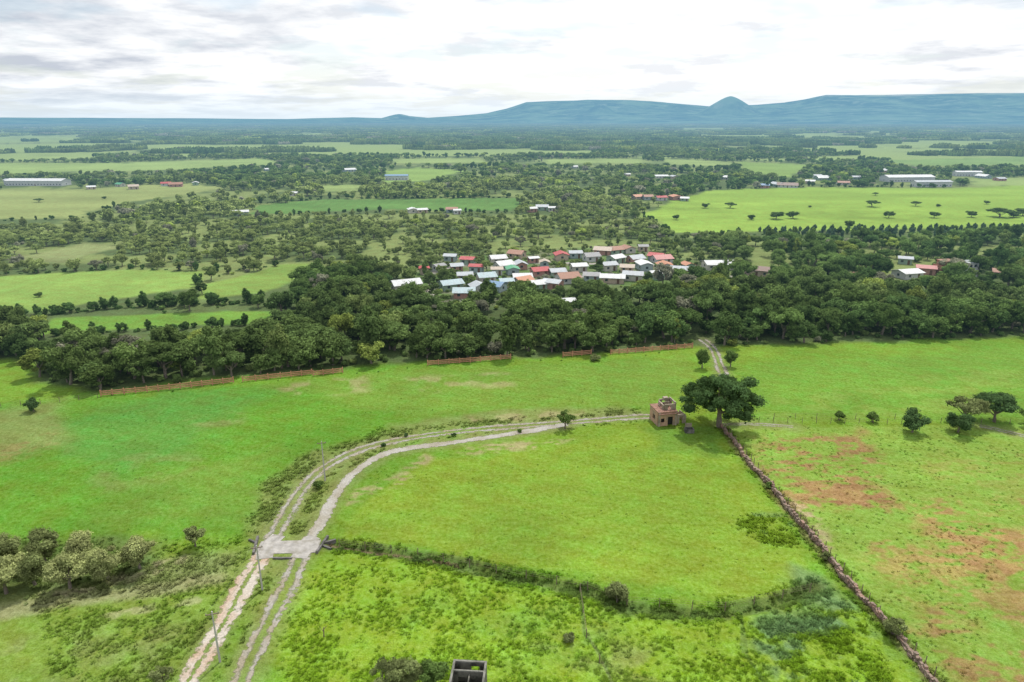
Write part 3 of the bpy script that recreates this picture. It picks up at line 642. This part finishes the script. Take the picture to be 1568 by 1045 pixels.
for a,c in zip(WALL[:-1],WALL[1:]):
    L=np.hypot(*(c-a));yaw=math.atan2(c[1]-a[1],c[0]-a[0]);k=int(L/.42)
    for q in range(k):
        p=a+(c-a)*(q+.5)/k;wob=.25*math.sin(p[1]*.35)+.12*math.sin(p[1]*1.3)
        for lay,zz in ((0,.2),(1,.55),(2,.85)):
            if lay==2 and random.random()<.45:continue
            o=random.uniform(-.12,.12);b.box(p[0]+o+wob,p[1]+o,zz+random.uniform(-.04,.04),random.uniform(.35,.55),random.uniform(.35,.7)-lay*.08,random.uniform(.28,.42),yaw+random.uniform(-.3,.3),0,.05)
b.obj("stone_wall",[m_stone])
b=MB()
for p in along(WALL,2.0,r,.05): b.tube((p[0]+.5,p[1],-.2),(p[0]+.5+random.uniform(-.1,.1),p[1],1.5+random.uniform(0,.3)),.07,.055,6)
b.obj("wooden_post_fence",[m_wood])
m_or=simple("terracotta_rail",(0.50,0.24,0.15),.85,.2,2)
for l in ([(155,607),(260,597),(358,586)],[(372,585),(430,579),(478,574)],[(480,576),(525,571)],[(655,560),(720,555),(782,550)],[(862,547),(905,543)],[(935,543),(1060,533)]):
    P=GP(l);b=MB()
    for a,c in zip(P[:-1],P[1:]):
        L=np.hypot(*(c-a));k=max(1,int(L/2.4));yaw=math.atan2(c[1]-a[1],c[0]-a[0])
        for q in range(k):
            p=a+(c-a)*q/k;pm_=a+(c-a)*(q+.5)/k
            b.box(p[0],p[1],.75,.22,.22,1.7,yaw)
            for zz in (.35,.8,1.25): b.box(pm_[0],pm_[1],zz,L/k-.22,.08,.22,yaw)
        b.box(c[0],c[1],.76,.23,.23,1.72,yaw)
    b.obj("ranch_rail_fence",[m_or])
def wire(l,sp,h=1.3):
    P=GP(l);b=MB();pts=[]
    for a,c in zip(P[:-1],P[1:]):
        L=np.hypot(*(c-a));k=max(1,int(L/sp))
        for q in range(k): pts.append(a+(c-a)*q/k)
    pts.append(P[-1])
    for p in pts: b.tube((p[0],p[1],-.2),(p[0]+random.uniform(-.05,.05),p[1],h),.07,.05,5)
    for a,c in zip(pts[:-1],pts[1:]):
        for zz in (.5,.85,1.2): b.tube((a[0],a[1],zz),(c[0],c[1],zz),.012,.012,3,0,False)
    b.obj("wire_fence",[m_wood])
wire([(1140,646),(1250,648),(1380,649),(1480,647),(1568,650)],3);wire([(1120,641),(1250,641),(1400,642)],4);wire([(520,836),(640,850),(760,876),(900,902),(960,925),(1110,934),(1240,905)],4)
wire([(888,905),(898,975),(940,1060)],4);wire([(-60,630),(150,610)],4)
m_pole=simple("pole_concrete",(0.42,0.40,0.37),.85,.15,2);m_blk=simple("cable",(0.03,0.03,0.03),.6,.1,2)
tops=[]
for px,py,H in ((337,1013,7.6),(402,904,7.6),(498,736,8.2)):
    x,y=G(px,py);e=bpy.data.objects.new("utility_pole",None);sc.collection.objects.link(e);e.location=(x,y,0)
    b=MB();b.tube((0,0,-.3),(0,0,H),.15,.09,8);b.obj("shaft",[m_pole],e)
    b=MB();b.box(0,0,H-.4,1.6,.1,.12,.3);b.obj("crossarm",[m_wood],e)
    b=MB()
    for s in (-.7,0,.7): b.tube((s*.955,s*.295,H-.34),(s*.955,s*.295,H-.14),.05,.03,6)
    b.obj("insulators",[m_conc],e);tops.append((x,y,H-.14))
b=MB()
for a,c in zip(tops[:-1],tops[1:]):
    for s in (-.7,.7):
        for k in range(10):
            f0,f1=k/10,(k+1)/10;g=lambda t:(a[0]+(c[0]-a[0])*t+s,a[1]+(c[1]-a[1])*t+s*.3,a[2]+(c[2]-a[2])*t-2.4*t*(1-t))
            b.tube(g(f0),g(f1),.012,.012,3,0,False)
b.obj("overhead_wires",[m_blk])
x,y=G(496,975);b=MB();b.tube((0,0,-.2),(.1,0,1.5),.09,.06,7);b.tube((0,0,1.0),(.5,.1,1.7),.05,.03,6);b.tube((.05,0,.8),(-.4,0,1.5),.04,.02,6);b.obj("dead_stump",[m_wood],loc=(x,y,0))
# ---------------------------------------------------------------- ruined house
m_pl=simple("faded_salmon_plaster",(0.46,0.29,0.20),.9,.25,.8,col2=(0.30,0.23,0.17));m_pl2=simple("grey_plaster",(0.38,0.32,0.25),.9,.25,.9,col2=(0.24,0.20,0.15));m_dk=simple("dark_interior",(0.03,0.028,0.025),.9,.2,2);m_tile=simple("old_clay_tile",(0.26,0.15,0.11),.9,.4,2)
x,y=G(1018,645);e=bpy.data.objects.new("ruined_house",None);sc.collection.objects.link(e);e.location=(x,y,0);e.rotation_euler=(0,0,math.radians(12));e.scale=(.95,.95,.84)
b=MB();b.wall(-2.7,-2.4,1.6,-2.4,0,3.9,.3,[(.5,1.4,1.0,2.2),(2.2,3.5,0,2.5)]);b.wall(-2.7,2.4,1.6,2.4,0,3.9,.3,[(1,2,1,2.4)])
b.wall(-2.85,-2.25,-2.85,2.25,0,3.9,.3,[(1.5,2.8,1,2.4)]);b.wall(1.75,-2.55,1.75,2.55,0,3.9,.3,[(2,3,0,2.2)]);b.obj("ground_floor_walls",[m_pl],e)
b=MB();b.box(-.55,0,1.6,4.0,4.2,3.0,0);b.obj("room_shade_block",[m_dk],e)  # solid near-black box paints the shade behind the openings
b=MB();b.box(-.6,-2.75,3.5,4.9,.5,.16);b.box(-.6,0,3.98,4.9,5.3,.16);b.obj("floor_slab",[m_tile],e)
b=MB();b.wall(-1.0,-1.4,1.6,-1.4,4.06,5.6,.25,[(.8,1.6,4.06,5.2)]);b.wall(-1.0,1.9,1.6,1.9,4.06,5.6,.25,[(.7,1.7,4.6,5.2)]);b.wall(-1.12,-1.27,-1.12,1.77,4.06,5.3,.24,[(1,2,4.06,5.0)]);b.wall(1.72,-1.52,1.72,2.02,4.06,6.0,.24,[(1.2,2.2,4.5,5.6)]);b.box(.3,1.2,6.0,1.1,1.1,.8,0);b.wall(-.3,.3,.9,.3,4.06,5.54,.2);b.obj("upper_floor_walls",[m_pl2],e)
b=MB();b.wall(1.92,-2.0,4.1,-2.0,0,2.7,.25,[(.7,1.5,0,2.1)]);b.wall(4.22,-2.12,4.22,1.4,0,2.2,.25);b.wall(1.92,1.4,4.09,1.4,0,1.6,.25);b.wall(3.3,-4,4.8,-4.2,0,1.0,.25);b.obj("side_wing_walls",[m_pl2],e)
b=MB();b.box(-2.7,-2.62,2.0,.5,.16,4.0);b.box(1.5,-2.62,2.0,.4,.16,4.0);b.obj("pilasters",[m_pl2],e)
x,y=G(1055,662);b=MB();b.wall(-.8,-.6,.8,-.6,0,.9,.15);b.wall(-.8,.6,.8,.6,0,.9,.15);b.wall(-.875,-.675,-.875,.675,0,.9,.15);b.wall(.875,-.675,.875,.675,0,.9,.15);b.box(0,0,.3,1.6,1.05,.1);b.obj("water_trough",[m_concd],loc=(x,y,0))
m_blockw=simple("mossy_block_wall",(0.14,0.135,0.11),.95,.4,1.5,col2=(0.05,0.05,0.04));m_cap=simple("concrete_beam",(0.20,0.195,0.165),.9,.3,1.5,col2=(.11,.11,.09))
x,y=G(720,1012,3.1);e=bpy.data.objects.new("roofless_block_ruin",None);sc.collection.objects.link(e);e.location=(x,y,0);e.rotation_euler=(0,0,math.radians(-4))
b=MB();b.wall(-1.8,0,1.8,0,0,2.9,.2,[(1.9,2.9,1.2,2.4)]);b.wall(-1.9,-4.4,-1.9,.1,0,2.9,.2,[(1,2,1.1,2.2)]);b.wall(1.9,-4.4,1.9,.1,0,2.9,.2);b.wall(-1.8,-1.5,1.8,-1.5,0,2.9,.16,[(.5,1.4,0,2.1)]);b.wall(-1.8,-4.3,1.8,-4.3,0,2.9,.2,[(1.2,2.2,0,2.1)]);b.wall(.1,-4.2,.1,-1.6,0,2.6,.15)
b.wall(2.0,-2.2,3.4,-2.2,0,2.1,.18);b.wall(3.5,-4.2,3.5,-2.1,0,1.6,.18);b.obj("block_walls",[m_blockw],e)
b=MB();b.box(0,0,3.0,4.05,.26,.2);b.box(-1.9,-2.2,3.0,.26,4.1,.2);b.box(1.9,-2.2,3.0,.26,4.1,.2);b.box(0,-1.5,3.0,3.5,.2,.19);b.box(0,-4.4,3.0,4.05,.26,.2);b.obj("ring_beams",[m_cap],e)
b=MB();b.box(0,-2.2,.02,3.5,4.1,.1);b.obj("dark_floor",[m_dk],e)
# ---------------------------------------------------------------- houses
RM={}
def roofm(c):
    if c not in RM:
        m,nt=newmat("metal_roof");p=nt.nodes.new('ShaderNodeTexCoord').outputs['Object']
        n1=noise(nt,p,.5,5,.7);n2=noise(nt,p,2.2,4,.7);cc=cscale(nt,c,mr(nt,n2,.3,.7,.82,1.12));rust=tuple(x*.5+y*.5 for x,y in zip(c,(.22,.13,.09)))
        cc=cmix(nt,mr(nt,n1,.50,.68,0,.7),cc,rust)
        wv=nt.nodes.new('ShaderNodeTexWave');wv.inputs['Scale'].default_value=1.6;nt.links.new(p,wv.inputs['Vector'])
        finish(nt,bsdf(nt,cc,.5,.3,wv.outputs['Fac'],.05,.5));RM[c]=m
    return RM[c]
WM=[simple("house_wall",c,.85,.15,.8) for c in ((.5,.47,.41),(.45,.36,.27),(.32,.38,.38),(.5,.5,.48),(.4,.22,.18),(.27,.36,.27))]
m_glass=simple("window_glass",(0.04,0.05,0.06),.2,.2,1,.6);m_door=simple("door_wood",(0.14,0.08,0.05),.7,.2,2)
def gable(name,x,y,L,Wd,h,rise,yaw,rc,wm):
    e=bpy.data.objects.new(name,None);sc.collection.objects.link(e);e.location=(x,y,0);e.rotation_euler=(0,0,yaw)
    b=MB();l,w=L/2,Wd/2
    b.add([(-l,-w,0),(l,-w,0),(l,w,0),(-l,w,0),(-l,-w,h),(l,-w,h),(l,w,h),(-l,w,h),(-l,0,h+rise),(l,0,h+rise)],[(0,1,5,4),(2,3,7,6),(1,2,6,9,5),(3,0,4,8,7)],0);b.obj("walls",[wm],e)
    b=MB();o=.6;k=rise/w;za=h-o*k+.06;t=.1
    for s in (-1,1):
        v=[(-l-o,s*(w+o),za),(l+o,s*(w+o),za),(l+o,0,h+rise+.06),(-l-o,0,h+rise+.06)];v+=[(a,c,d+t) for a,c,d in v]
        f=[(0,1,2,3),(7,6,5,4),(0,4,5,1),(1,5,6,2),(3,7,4,0)];b.add(v,f if s<0 else [q[::-1] for q in f],0)
    b.obj("roof",[roofm(rc)],e)
    b=MB()
    nw=max(2,int(L/3.2))
    for q in range(nw):
        cx=-l+L*(q+.5)/nw
        for s in (-1,1):
            if q==nw//2 and s<0: continue
            b.box(cx,s*(w+.015),1.5,1.1,.07,1.0)
    for s in (-1,1): b.box(s*(l+.015),0,1.5,.07,1.2,1.0)
    b.obj("windows",[m_glass],e)
    b=MB();b.box(-l+L*(nw//2+.5)/nw,-w-.02,1.05,1.0,.08,2.1);b.obj("door",[m_door],e)
    return e
for k,h in enumerate(HS):
    x,y,w=HP[k];dd=math.hypot(x,y);yaw=math.radians(random.choice([12,12,102,-20,30])+random.uniform(-12,12))
    L=w*random.uniform(.88,1.02);Wd=min(L*.88,random.uniform(5.5,9)+(dd>600)*3)
    if L/Wd>2.2: yaw=math.radians(random.uniform(-5,8))
    gable("town_house" if 585<h[0]<1090 and 380<h[1]<475 else "farm_house",x,y,L,Wd,random.uniform(2.3,2.9),Wd*random.uniform(.12,.22),yaw,h[3],WM[k%6])
for k,bb in enumerate(BIG):
    x,y,w=HP[len(HS)+k];gable(bb[0],x,y,w*.95,w*bb[5],5.0,w*bb[5]*.12,math.radians(random.uniform(-4,6)),bb[4],WM[3])
m_wht=simple("white_render",(0.62,0.62,0.60),.8,.06,.6);m_brk=simple("brick_render",(0.32,0.17,0.11),.85,.25,1.5)
for px,py,mat in ((1476,422,m_wht),(1443,420,m_brk)):
    x,y=G(px,py);e=bpy.data.objects.new("two_storey_house",None);sc.collection.objects.link(e);e.location=(x,y,0);e.rotation_euler=(0,0,.15)
    b=MB();b.box(0,0,1.6,7.5,6,3.2);b.box(1,0,4.6,5.5,5.4,2.8);b.box(-2.9,0,3.7,.3,5.8,1.0);b.obj("walls",[mat],e)
    b=MB();b.box(1,0,6.1,6.0,5.9,.2);b.obj("roof",[roofm(LG if mat is m_wht else RU)],e)
    b=MB()
    for cx in (-2.2,0,2.2): b.box(cx,-3.02,1.6,1.2,.08,1.2)
    for cx in (0,2.2): b.box(cx,-2.72,4.7,1.2,.08,1.2)
    b.obj("windows",[m_glass],e);b=MB();b.box(-1.1,-3.03,1.1,.9,.08,2.1);b.obj("door",[m_door],e)
ribbon("town_street",GP([(640,470),(660,448),(648,425),(700,408),(780,403),(900,404),(1010,408)]),5,m_r3,.03)
ribbon("town_street",GP([(700,470),(760,440),(850,428),(960,420),(1060,428),(1160,420)]),4.5,m_r3,.035)
# ---------------------------------------------------------------- mountains
prof=[(-500,180),(0,179.5),(250,180.5),(440,182),(540,179),(585,180.5),(612,176),(655,180),(700,177),(745,173),(775,166),(806,156),(850,154),(900,151),(960,152),(1010,155.5),(1050,159),(1085,162),(1160,160),(1200,156.5),(1235,151),(1265,144.5),(1330,144),(1400,143),(1568,141),(2100,138)]
pa=[];ph=[]
for px,py in prof:
    x=(px-784)/FPX;yv=(522.5-py)/FPX;dy=math.cos(PI)+yv*math.sin(PI);dz=-math.sin(PI)+yv*math.cos(PI)
    pa.append(math.atan2(x,dy));ph.append(dz/math.hypot(x,dy)*20000+CAMH)
def azpx(px): return math.atan2((px-784)/FPX,math.cos(PI)+.32*math.sin(PI))
a=np.radians(np.arange(-60,60,.08));rr=np.linspace(9000,24000,130);A,R=np.meshgrid(a,rr)
Hh=np.interp(A,pa,ph);s=np.clip((R-9000)/11000,0,1)**1.5;s=np.where(R>20000,1-.3*(R-20000)/4000,s)
X=np.sin(A)*R;Y=np.cos(A)*R
rg=1-np.abs(2*fbm(X/2200+5,Y/2200,81,5)-1);k_=.26*(1-sst(17500,20000,R))+.05;Z=Hh*s*(1-k_*(1-rg)*1.6)-10
for px,py,rc,br in ((1115,147.5,15500,640),(918,160,14000,420),(612,175,16000,500)):
    az_=azpx(px);cx,cy=math.sin(az_)*rc,math.cos(az_)*rc;el=math.atan((522.5-py)/FPX)-PI
    Hc=math.tan(el)*rc*math.cos(math.atan((px-784)/FPX))+CAMH;d=np.hypot(X-cx,Y-cy)
    Z=np.maximum(Z,Hc*np.exp(-(d/br)**1.6))
n_a,n_r=len(a),len(rr);i=np.arange(n_r-1)[:,None]*n_a+np.arange(n_a-1)[None,:];F=np.stack([i,i+1,i+1+n_a,i+n_a],-1).reshape(-1,4)
me=bpy.data.meshes.new("mountain_range");me.from_pydata(np.stack([X.ravel(),Y.ravel(),Z.ravel()],-1).tolist(),[],F.tolist())
me.polygons.foreach_set('use_smooth',np.ones(len(F),bool))
m_mt,nt=newmat("mountain_slopes_painted_haze");p=pos(nt);n1=noise(nt,p,.0012,6,.65);n2=noise(nt,p,.004,4,.6)
c=cmix(nt,mr(nt,n1,.42,.6,0,1),(0.02,0.06,0.03),(0.20,0.30,0.14));c=cmix(nt,mr(nt,n2,.52,.66,0,.7),c,(0.36,0.42,0.26));sf=bsdf(nt,c,.95,.05)
ms0=nt.nodes.new('ShaderNodeMixShader');ms0.inputs[0].default_value=.80;e0=nt.nodes.new('ShaderNodeEmission');e0.inputs[0].default_value=(0.20,0.42,0.60,1);nt.links.new(sf,ms0.inputs[1]);nt.links.new(e0.outputs[0],ms0.inputs[2])  # even blue emission paints distance haze into the slope material
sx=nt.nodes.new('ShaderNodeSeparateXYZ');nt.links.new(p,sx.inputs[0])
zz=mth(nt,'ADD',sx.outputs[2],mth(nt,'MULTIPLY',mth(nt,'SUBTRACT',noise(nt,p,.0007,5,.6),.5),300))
cl=mr(nt,zz,590,790,0,.9);ew=nt.nodes.new('ShaderNodeEmission');ew.inputs[0].default_value=(.86,.92,.97,1)  # white emission painted on the high slopes stands in for cloud
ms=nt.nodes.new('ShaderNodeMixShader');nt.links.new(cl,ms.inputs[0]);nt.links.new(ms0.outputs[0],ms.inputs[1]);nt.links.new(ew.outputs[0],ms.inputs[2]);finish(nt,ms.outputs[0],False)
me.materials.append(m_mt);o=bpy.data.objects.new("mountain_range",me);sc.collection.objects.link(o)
# ---------------------------------------------------------------- sky & sun
SA=math.radians(22);SE=math.radians(60)
S=Vector((math.sin(SA)*math.cos(SE),math.cos(SA)*math.cos(SE),math.sin(SE)))
ld=bpy.data.lights.new("sun",'SUN');ld.energy=3.2;ld.angle=math.radians(2);ld.color=(1,.96,.89);lo=bpy.data.objects.new("sun",ld);sc.collection.objects.link(lo);lo.rotation_euler=S.to_track_quat('Z','Y').to_euler()
w=bpy.data.worlds.new("World");sc.world=w;w.use_nodes=True;nt=w.node_tree;nt.nodes.clear()
sk=nt.nodes.new('ShaderNodeTexSky');sk.sky_type='NISHITA';sk.sun_disc=False;sk.sun_elevation=SE;sk.sun_rotation=SA
b1=nt.nodes.new('ShaderNodeBackground');nt.links.new(sk.outputs[0],b1.inputs[0]);b1.inputs[1].default_value=.13
tc=nt.nodes.new('ShaderNodeTexCoord').outputs['Generated'];sx=nt.nodes.new('ShaderNodeSeparateXYZ');nt.links.new(tc,sx.inputs[0])
zp=mth(nt,'MAXIMUM',sx.outputs[2],0);den=mth(nt,'ADD',zp,.11);cx=mth(nt,'DIVIDE',sx.outputs[0],den);cy=mth(nt,'DIVIDE',sx.outputs[1],den)
cb_=nt.nodes.new('ShaderNodeCombineXYZ');nt.links.new(cx,cb_.inputs[0]);nt.links.new(cy,cb_.inputs[1])
nA=noise(nt,cb_.outputs[0],1.15,6,.6)
mp=nt.nodes.new('ShaderNodeVectorMath');mp.operation='ADD';mp.inputs[1].default_value=(7.3,3.1,1.7);nt.links.new(cb_.outputs[0],mp.inputs[0]);nB=noise(nt,mp.outputs[0],1.3,3,.6)
dt=nt.nodes.new('ShaderNodeVectorMath');dt.operation='DOT_PRODUCT';nt.links.new(tc,dt.inputs[0]);dt.inputs[1].default_value=Vector((.14,.97,.19)).normalized()
gl=mr(nt,dt.outputs['Value'],.80,1.0,0,1)
v=mth(nt,'ADD',mr(nt,nA,.38,.60,.08,1),mth(nt,'MULTIPLY',gl,.60));v=mth(nt,'MINIMUM',v,1.0)
cc=cmix(nt,v,(.54,.59,.68),(1.10,1.11,1.12))
b2=nt.nodes.new('ShaderNodeBackground');nt.links.new(cc,b2.inputs[0]);nt.links.new(mr(nt,sx.outputs[2],.15,.9,1.0,1.3),b2.inputs[1])  # clouds above the view brightened to raise ambient light and lighten shadows
cov=mr(nt,nB,.38,.50,.55,1)
b3=nt.nodes.new('ShaderNodeBackground');b3.inputs[0].default_value=(.78,.90,.99,1)
ms=nt.nodes.new('ShaderNodeMixShader');nt.links.new(cov,ms.inputs[0]);nt.links.new(b1.outputs[0],ms.inputs[1]);nt.links.new(b2.outputs[0],ms.inputs[2])
hv=mr(nt,sx.outputs[2],0.0,.05,.85,0);m2=nt.nodes.new('ShaderNodeMixShader');nt.links.new(hv,m2.inputs[0]);nt.links.new(ms.outputs[0],m2.inputs[1]);nt.links.new(b3.outputs[0],m2.inputs[2])
wo=nt.nodes.new('ShaderNodeOutputWorld');nt.links.new(m2.outputs[0],wo.inputs[0])
